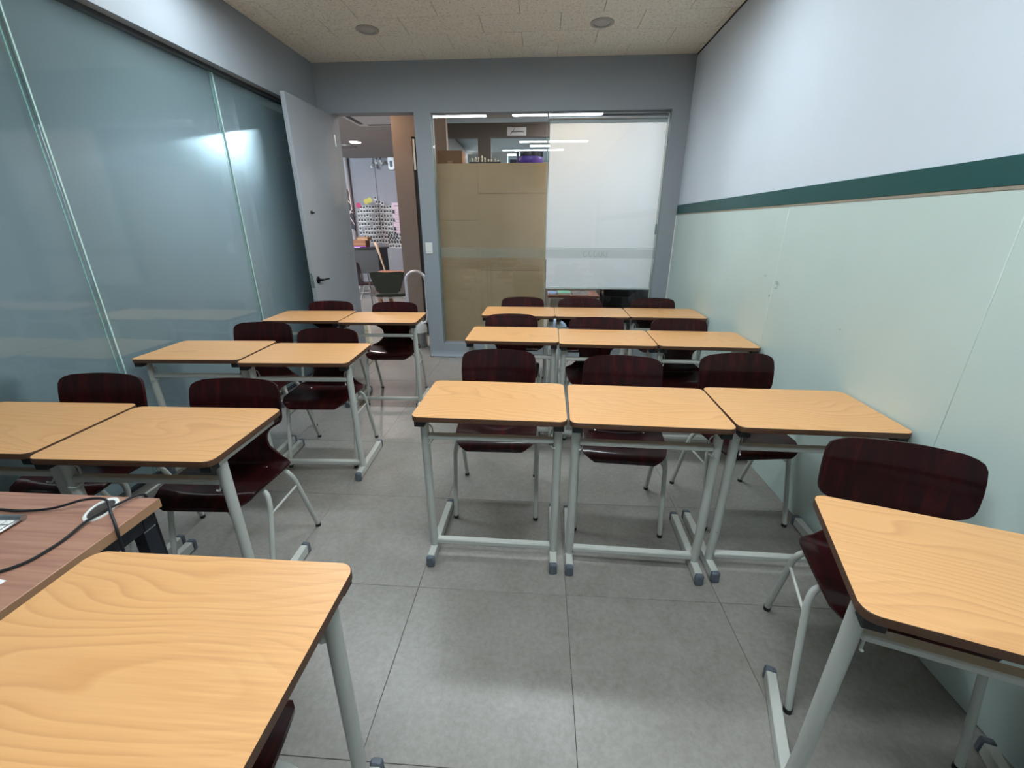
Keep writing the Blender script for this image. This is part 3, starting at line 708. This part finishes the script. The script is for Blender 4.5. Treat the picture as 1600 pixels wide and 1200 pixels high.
t = thing('upright_piano', 'black upright piano below the blind in the next room', 'piano', (1.06, 5.45, 0))
bm = bmn(); box(bm, -.30, .29, 0, .4, .0, 1.02, .01); obj('case', bm, mat('black_lacquer', (14, 15, 18), .15, coat=.5), t)
bm = bmn(); box(bm, -.29, .28, -.22, 0, .60, .70, .01); obj('key_shelf', bm, mat('black_lacquer', (14, 15, 18), .15), t)
for x in (-.27, .26): bm = bmn(); box(bm, x-.02, x+.02, -.21, -.17, 0, .60, .004); obj('leg', bm, mat('black_lacquer', (14, 15, 18), .15), t)
bm = bmn()
pf = [(0, 0), (.10, 0), (.115, .04), (.11, .16), (.08, .2), (.03, .22), (0, .215)]
lathe(bm, pf, 20)
for v in bm.verts: v.co.x += .012*math.sin(v.co.z*60+v.co.y*30); v.co.y *= .6
bg = setp(obj('plastic_bag', bm, mat('blue_white_film', (178, 196, 224), .35, build=paint(.25, 25))), 'crumpled blue and white bag on the floor beyond the window', 'bag'); bg.location = (.23, 5.02, 0)
# cabinet on which the bag stands
bm = bmn(); box(bm, -.13, .13, -.09, .09, 0, .16, .004); o = setp(obj('low_box', bm, WHITEP), 'low white box under the crumpled bag beyond the window', 'box'); o.location = (.23, 5.02, 0); bg.location.z = .16

# far wall of the next room with two transom openings, brighter room behind
WY = 7.2
bm = bmn()
for a, b, c, d in ((-1.70, 3.2, 2.66, ZC), (-1.70, -1.664, 0, 2.66), (-.985, -.79, 0, 2.66), (-1.664, -.985, 0, .9), (-.79, .62, 0, .9), (.62, 3.2, 0, 2.66)):
    box(bm, a, b, WY, WY+.1, c, d)
struct('wall_far', bm, DARKW, smooth=0)
for n, (a, b) in enumerate(((-1.664, -.985), (-.79, .62))):
    bm = bmn(); box(bm, a, b, WY+.045, WY+.053, .9, 2.66); struct('window_%d' % (n+3), bm, GLASS, smooth=0)
bm = bmn(); box(bm, -.2, .2, -.012, 0, 0, .11, .002); sg = setp(obj('wall_sign', bm, mat('sign_white', (226, 228, 232), .5)), 'white oblong sign with a dark line above the inner window', 'sign'); sg.location = (-.40, WY, 2.675)
bm = bmn(); box(bm, -.11, .15, -.0135, -.0122, .045, .056); tube(bm, [(-.13, -.014, .01), (-.09, -.014, .05), (-.03, -.014, .10)], .004, 6); obj('print', bm, mat('sign_ink', (60, 62, 70), .6), sg); sg.scale = (.72, 1, 1)
bm = bmn(); box(bm, -1.70, 3.2, YB+.13, WY, ZC+.06, ZC+.1); struct('ceiling_next_room', bm, mat('hall_ceiling', (188, 182, 176), .8, build=paint(.04, 9)), smooth=0)
bm = bmn(); box(bm, -3.5, 3.3, WY+.1, 12.2, 2.95, 3.0); struct('ceiling_far_room', bm, mat('bright_ceiling', (206, 214, 216), .8, build=paint(.02, 9)), smooth=0)
bm = bmn(); box(bm, 3.1, 3.2, YB+.13, 12.1, 0, 3.0); box(bm, -1.9, 3.2, 12.0, 12.1, 0, 3.0); struct('wall_far_right', bm, WHITEW, smooth=0)
def far_batten(loc, lb, ln=1.2): return batten(loc, lb, 'batten lights in the far rooms', ln, LAMPN)
far_batten((1.0, 8.3, 2.90), 'nearer batten light seen through the inner window', 1.2)
far_batten((.75, 9.5, 2.90), 'farther batten light seen through the inner window', 2.0)
far_batten((.75, 5.95, 2.86), 'added batten light of the next room, hidden by the blind', 1.2)  # unseen fixture, added to light the blind from behind
far_batten((1.9, 5.4, 2.86), 'second added batten light of the next room, right of the blind', 1.2)  # also added out of view, more backlight for the blind
far_batten((-1.2, 10.6, 2.90), 'batten light at the back of the far room', 1.2)
t = thing('air_conditioner', 'white wall air conditioner seen through the left inner window', 'air conditioner', (-1.10, 9.6, 2.47))
bm = bmn(); prism(bm, [(0, 0), (.16, .03), (.2, .1), (.2, .28), (0, .28)], -.4, .4, .01, axis='x', M=Matrix.Rotation(PI, 4, 'Z')); obj('body', bm, WHITEP, t)
bm = bmn(); box(bm, -.36, .36, -.15, -.09, .012, .03); obj('louvre', bm, mat('louvre_grey', (120, 124, 126), .5), t)

def downlight(x, y, z, lb, m, r=.075, grp='round downlights'):
    t = thing('downlight', lb, 'downlight', (x, y, z), 0, grp)
    bm = bmn(); lathe(bm, [(r+.018, 0), (r+.018, -.005), (r, -.007), (r-.004, 0)], 28); obj('rim', bm, WHITEP, t)
    bm = bmn(); lathe(bm, [(0, -.003), (r-.006, -.003), (r-.005, -.001)], 28); obj('bulb', bm, m, t)
downlight(.30, 5.45, ZC+.06, 'warm downlight behind the top of the blind', LAMPW, .07)
downlight(.35, 6.75, ZC+.06, 'warm downlight near the dark inner wall', LAMPH, .07)

# ================================================================== HALL BEYOND THE DOORWAY
bm = bmn(); box(bm, -6.3, -1.70, YB+.13, 10.6, ZC, ZC+.05); struct('ceiling_hall', bm, mat('hall_ceiling', (188, 182, 176), .8, build=paint(.04, 9)), smooth=0)
bm = bmn(); box(bm, -6.3, -1.70, 10.5, 10.6, 0, ZC); struct('wall_hall_end', bm, HALLW, smooth=0)
bm = bmn(); box(bm, -6.3, -6.2, YB, 10.5, 0, ZC+.1); box(bm, -6.2, -5.9, YB, YB+.13, 0, ZC+.1); box(bm, -5.9, -3.5, YB, YB+.13, 2.41, ZC+.1); struct('wall_hall_left', bm, HALLW, smooth=0)
bm = bmn(); box(bm, -1.79, -1.56, 5.6, 10.5, 0, ZC); box(bm, -1.56, -1.14, 5.6, 5.7, 2.40, ZC+.06); box(bm, -1.45, -1.14, 5.6, 5.7, 0, 2.40); struct('wall_hall_right', bm, TAUPE, smooth=0)
bm = bmn(); box(bm, -1.558, -1.452, 5.63, 5.67, .004, 2.398); d2 = struct('door_2', bm, mat('dark_door', (58, 56, 58), .5, build=paint(.05)))
bm = bmn(); box(bm, -1.555, -1.53, 5.612, 5.63, 2.05, 2.38); obj('door_strip', bm, WHITEP, d2)
# wall joint and corner pipe
bm = bmn(); box(bm, -3.818-.006, -3.818+.006, 10.494, 10.5, 1.4, ZC); struct('trim_5', bm, mat('joint_dark', (74, 76, 84), .6))
bm = bmn(); tube(bm, [(-4.46, 10.42, 0), (-4.46, 10.42, ZC)], .05, 14); setp(obj('wall_pipe', bm, mat('pipe_paint', (176, 170, 172), .5, build=paint(.04))), 'vertical painted pipe in the hall corner', 'pipe')
downlight(-3.434, 8.574, ZC, 'lit round downlight on the hall ceiling', LAMPH, .10)
LAMPT = emit('amber_fill_bulb', (1.0, .70, .46), 230.0)
downlight(-2.05, 5.15, ZC, 'added warm round downlight just inside the hall, hidden by the door head', LAMPT, .07)  # unseen lamp added to warm the upper taupe wall
downlight(-3.0, 6.2, ZC, 'round downlight over the hall, hidden by the door head', LAMPH, .10)
t = thing('tube_light', 'bare white tube light over the left side of the hall', 'ceiling light', (-5.2, 6.25, ZC-.05))
bm = bmn(); box(bm, -.62, .62, -.03, .03, .022, .05, .002); box(bm, -.625, -.605, -.02, .02, -.018, .022, .002); box(bm, .605, .625, -.02, .02, -.018, .022, .002); obj('housing', bm, WHITEP, t)
bm = bmn(); tube(bm, [(-.604, 0, 0), (.604, 0, 0)], .014, 12); obj('tube', bm, LAMPC, t)
batten((-4.3, 1.6, 2.8525), 'added flat batten light in the corridor behind the frosted glass', 'batten lights in the far rooms', 1.2, emit('corridor_fill_panel', COOL, 13.0))  # unseen panel added to brighten the frosted glass from its far side
downlight(-4.6, 7.0, ZC, 'round downlight over the left side of the hall', LAMPH, .10)
t = thing('ceiling_vent', 'round white ceiling diffuser beside the lit hall downlight', 'vent', (-3.80, 9.0, ZC))
bm = bmn()
for r_ in (.2, .14, .08): lathe(bm, [(r_, 0), (r_, -.014), (r_-.02, -.018), (r_-.03, 0)], 32)
obj('ring', bm, mat('vent_paint', (170, 164, 160), .6, build=paint(.04)), t)
t = thing('ceiling_cassette', 'square ceiling air conditioner cassette with dark slots in the hall', 'air conditioner', (-2.35, 6.75, ZC))
bm = bmn(); prism(bm, rrect(-.42, .42, -.42, .42, .03), -.03, 0, .004); obj('panel', bm, WHITEP, t)
bm = bmn()
for k in range(4):
    Mx = Matrix.Rotation(k*PI/2, 4, 'Z'); box(bm, -.26, .26, -.37, -.30, -.032, -.0301, M=Mx)
obj('slot', bm, BLKP, t)
for k, (x, z) in enumerate(((-3.80, 2.70), (-3.72, 2.78), (-3.62, 2.77))):
    t = thing('spotlight', '%s of three small white spotlights under the hall ceiling' % ('leftmost', 'middle', 'rightmost')[k], 'spotlight', (x, 10.36, z), .3*(k-1), 'small spotlights')
    bm = bmn(); tube(bm, [(0, 0, 0), (.02, -.09, -.06)], .028, 14); obj('shade', bm, WHITEP, t)
    bm = bmn(); tube(bm, [(0, 0, 0), (0, .01, ZC-z)], .008, 8); lathe(bm, [(0, 0), (.024, 0), (.024, .02), (0, .02)], 12, Matrix.Translation((0, .005, .01))); obj('bracket', bm, BLKP, t)
t = thing('wall_speaker', 'white wall speaker high on the hall end wall', 'speaker', (-3.40, 10.5, 2.60))
bm = bmn(); prism(bm, rrect(-.07, .07, 0, .26, .03), -.1, 0, .01, axis='y'); obj('body', bm, WHITEP, t)
bm = bmn(); prism(bm, rrect(-.03, .03, .05, .18, .02), -.104, -.1, axis='y'); obj('grille', bm, CAPG, t)
# photographs pinned to the wall
PH = mat('photo_print', (50, 46, 48), .5, build=b_photo)
bm = bmn(); box(bm, -.031, .031, -.002, 0, -.038, .038, 0, 0); box(bm, -.024, .024, -.0026, -.002, -.016, .032, 0, 1); pme = mesh('photo', bm, [WHITEP, PH], 0)
rnd = random.Random(3); cnt = 0
def photo(x, z):
    o = link('photo_print', pme, None, (x, 10.499, z)); o.rotation_euler = (0, rnd.uniform(-.06, .06), 0)
    setp(o, 'small instant photo in the cluster on the hall end wall', 'photo', 'photos on the hall wall')
for r_ in range(9):
    z = 1.82-r_*.095
    n = (11, 13, 13, 13, 12, 13, 13, 12, 11)[r_]; x0 = -4.32+(.08 if r_ in (0,) else .0)+(.1 if r_ == 7 else .25 if r_ == 8 else 0)
    for k in range(n):
        if rnd.random() < .04: continue
        photo(x0+k*.070+rnd.uniform(-.006, .006), z+rnd.uniform(-.010, .010))
for r_ in range(4):
    for k in range(5): photo(-3.64+k*.07+.02*(r_ % 2), 1.20-r_*.085+rnd.uniform(-.01, .01))
for x, z in ((-3.88, 2.02), (-3.86, 1.93), (-3.79, 1.93), (-3.72, 1.90)): photo(x, z)
t = thing('wall_poster', 'pale pink price list poster on the hall end wall', 'poster', (-3.38, 10.5, 1.22))
bm = bmn(); box(bm, -.125, .125, -.003, 0, 0, .70); obj('sheet', bm, mat('pink_paper', (226, 200, 212), .6), t)
bm = bmn(); box(bm, -.07, .08, -.004, -.003, .62, .635)
for k in range(9): box(bm, -.06, .0+.02*(k % 3), -.004, -.003, .54-k*.055, .545-k*.055)
obj('print', bm, mat('poster_ink', (96, 84, 96), .6), t)
for k, (x, z, c, lb) in enumerate(((-4.30, 1.86, (222, 80, 130), 'pink paper flower pinned left of the photos'), (-4.10, 1.95, (226, 214, 110), 'yellow paper flower pinned above the photos, left one'), (-4.02, 1.97, (226, 218, 120), 'yellow paper flower pinned above the photos, right one'))):
    bm = bmn()
    for a in range(6): lathe(bm, [(0, 0), (.03, .0), (.034, .006), (0, .01)], 10, Matrix.Translation((x+.03*math.cos(a*PI/3), 10.498, z+.03*math.sin(a*PI/3))) @ Matrix.Rotation(PI/2, 4, 'X'))
    setp(obj('paper_flower', bm, mat('petal_%d' % (k > 0), c, .7, build=paint(.1, 30))), lb, 'flower')
# dark decor frame with white sticks
t = thing('wall_decor', 'black hanging with crossed pale sticks at the left of the hall', 'decoration', (-4.12, 9.5, 1.42))
bm = bmn(); prism(bm, [(-.12, 0), (.10, -.1), (.11, .1), (.06, .35), (.07, .6), (.02, .72), (-.12, .72)], -.02, .02, .004, axis='y'); obj('board', bm, mat('navy_black', (34, 30, 44), .6, build=paint(.2, 20)), t)
bm = bmn()
for a, b in (((-.1, 0), (.09, .35)), ((-.12, .35), (.1, .25)), ((-.08, .6), (.09, .42)), ((.07, .7), (.08, .3)), ((-.05, .3), (.1, .02)), ((.0, .72), (-.1, .5))): tube(bm, [(a[0], -.028, a[1]), (b[0], -.028, b[1])], .008, 6)
obj('stick', bm, mat('pale_stick', (214, 196, 184), .6), t)
# dark counter with boxes and folders
t = thing('hall_counter', 'dark grey counter cabinet in the hall', 'cabinet', (-3.62, 8.75, 0))
bm = bmn(); box(bm, -.75, .36, -.1, .45, .50, .97, .004); obj('body', bm, mat('dark_grey_panel', (74, 72, 72), .5, build=paint(.04)), t)
bm = bmn(); box(bm, -.77, .40, -.12, .47, .97, 1.0, .003); obj('worktop', bm, BLKP, t)
for x, y in ((-.73, -.08), (.34, -.08), (-.73, .43), (.34, .43)): bm = bmn(); box(bm, x-.015, x+.015, y-.015, y+.015, 0, .5); obj('leg', bm, BLKP, t)
bm = bmn(); box(bm, .37, .385, -.105, .4, .50, .965); obj('side_trim', bm, BLKP, t)
for k, (x, w_, h, z, c, lb, nm) in enumerate(((-3.70, .40, .11, 1.03, (150, 98, 66), 'long brown carton on the hall counter', 'carton'), (-3.56, .22, .06, 1.14, (176, 130, 92), 'small tan carton stacked on the long carton on the hall counter', 'carton'),
    (-3.80, .36, .012, 1.0, (236, 232, 238), 'white folder lowest on the hall counter', 'folder'), (-3.70, .40, .018, 1.0125, (168, 70, 170), 'purple folder on the hall counter', 'folder'))):
    bm = bmn(); box(bm, -w_/2, w_/2, -.1, .12, 0, h, .002); o = setp(obj(nm, bm, mat('hall_item_%d' % k, c, .6, build=paint(.06, 12))), lb, 'box' if nm == 'carton' else 'folder'); o.location = (x, 8.78, z)
    bm = bmn(); box(bm, -w_/2+.01, w_/2-.01, -.1006, -.1, h*.3, h*.5); obj('band', bm, mat('hall_band_%d' % k, tuple(min(255, v+25) for v in c), .6), o)
bm = bmn(); tube(bm, [(-3.24, 8.5, 1.10), (-3.20, 8.47, 1.04), (-3.14, 8.44, .85), (-3.06, 8.42, .55), (-3.02, 8.42, .38), (-3.0, 8.42, 0)], [.03, .03, .018, .016, .014, .014], 10); setp(obj('wooden_stick', bm, mat('pale_wood', (206, 176, 150), .5, build=paint(.06, 20))), 'pale curved stick leaning at the hall counter corner', 'stick')
# hall table with wooden leg
t = thing('hall_table', 'wooden table with a slanted leg behind the green hall chair', 'table', (-2.50, 7.40, 0))
bm = bmn(); prism(bm, rrect(-.38, .62, -.25, .35, .02), .63, .655, .002); obj('tabletop', bm, mat('pinkish_wood', (178, 118, 92), .35, build=paint(.08, 8)), t)
for (x, y, dx) in ((-.33, -.2, .05), (.57, -.2, -.03), (-.33, .3, .05), (.57, .3, -.03)):
    bm = bmn(); prism(bm, [(-.03, -.025), (.03, -.025), (.03, .025), (-.03, .025)], 0, .63)
    for v in bm.verts: v.co.x += x+dx*(1-v.co.z/.7)*2; v.co.y += y
    obj('leg', bm, mat('orange_wood', (168, 112, 78), .4, build=paint(.08, 10)), t)
# green upholstered stacking chair
t = thing('green_chair', 'dark green padded metal chair in the hall, seen from behind', 'chair', (-2.28, 6.45, 0), R(8))
GP = mat('dark_green_pad', (50, 56, 44), .55, build=paint(.08, 20))
bm = bmn(); prism(bm, [(-.25, .78), (-.24, .70), (-.17, .50), (-.12, .47), (.12, .47), (.17, .50), (.24, .70), (.25, .78), (.2, .785), (0, .775), (-.2, .785)], -.24, -.205, .008, axis='y'); obj('backrest', bm, GP, t)
bm = bmn(); prism(bm, rrect(-.22, .22, -.17, .25, .04), .41, .455, .012); obj('seat', bm, GP, t)
for s in (-1, 1):
    bm = bmn(); tube(bm, fillet([(s*.265, -.25, .79), (s*.255, -.22, .45), (s*.235, -.26, 0)], .05), .011, 10); tube(bm, fillet([(s*.25, -.22, .44), (s*.245, .2, .43), (s*.24, .24, 0)], .05), .011, 10); obj('side_frame', bm, CHROME, t)
bm = bmn(); tube(bm, [(-.24, -.2, .40), (.24, -.2, .40)], .009, 8); tube(bm, [(-.24, .2, .40), (.24, .2, .40)], .009, 8); obj('seat_bar', bm, CHROME, t)
# bladeless fan
t = thing('bladeless_fan', 'white bladeless fan with a tall loop and silver base by the doorway', 'fan', (-1.47, 5.02, 0), R(8))
bm = bmn(); lathe(bm, [(0, 0), (.088, 0), (.092, .008), (.092, .19), (0, .19)], 36); obj('base', bm, mat('perforated_silver', (150, 152, 152), .35, .6, build=paint(.1, 200)), t)
bm = bmn(); lathe(bm, [(.091, .19), (.092, .23), (.086, .275), (.07, .30), (.045, .312), (0, .314)], 36); obj('collar', bm, WHITEP, t)
bm = bmn(); lathe(bm, [(0, 0), (.017, 0), (.017, .004), (0, .004)], 20, Matrix.Translation((-.045, -.079, .247)) @ Matrix.Rotation(R(28), 4, 'Z') @ Matrix.Rotation(PI/2, 4, 'X')); obj('display', bm, mat('display_blue', (40, 60, 120), .2), t)
P = [(-.10, 0, .32)] + [(-.115, 0, .4+.1*k) for k in range(5)]
P += [(-.115*math.cos(R(a)), 0, .80+.115*math.sin(R(a))) for a in range(10, 180, 14)]
P += [(.115, 0, .8-.1*k) for k in range(5)] + [(.10, 0, .32), (.05, 0, .29), (-.05, 0, .29)]
bm = bmn(); tube(bm, P, .017, 12, closed=True)
for v in bm.verts: v.co.y *= 2.4
obj('air_loop', bm, mat('fan_white', (206, 206, 212), .25, .2), t)
cable('fan_cord', [(-1.40, 5.06, .005), (-1.33, 4.95, .004), (-1.28, 5.0, .004), (-1.22, 4.9, .004), (-1.235, 4.72, .004), (-1.243, 4.60, .004), (-1.15, 4.585, .004), (-.95, 4.585, .004)], .003, 'thin cord on the floor from the fan to the wall foot')
# cream box by the door
bm = bmn(); box(bm, -.055, .055, -.04, .04, 0, .36, .003); o = setp(obj('cream_carton', bm, mat('cream_card', (214, 208, 186), .6, build=paint(.03))), 'narrow cream carton on the hall floor beside the open door', 'box'); o.location = (-2.20, 5.12, 0)
bm = bmn(); box(bm, -.056, .056, -.0405, -.04, .16, .19); obj('tape', bm, mat('tape_tan', (196, 186, 156), .4), o)
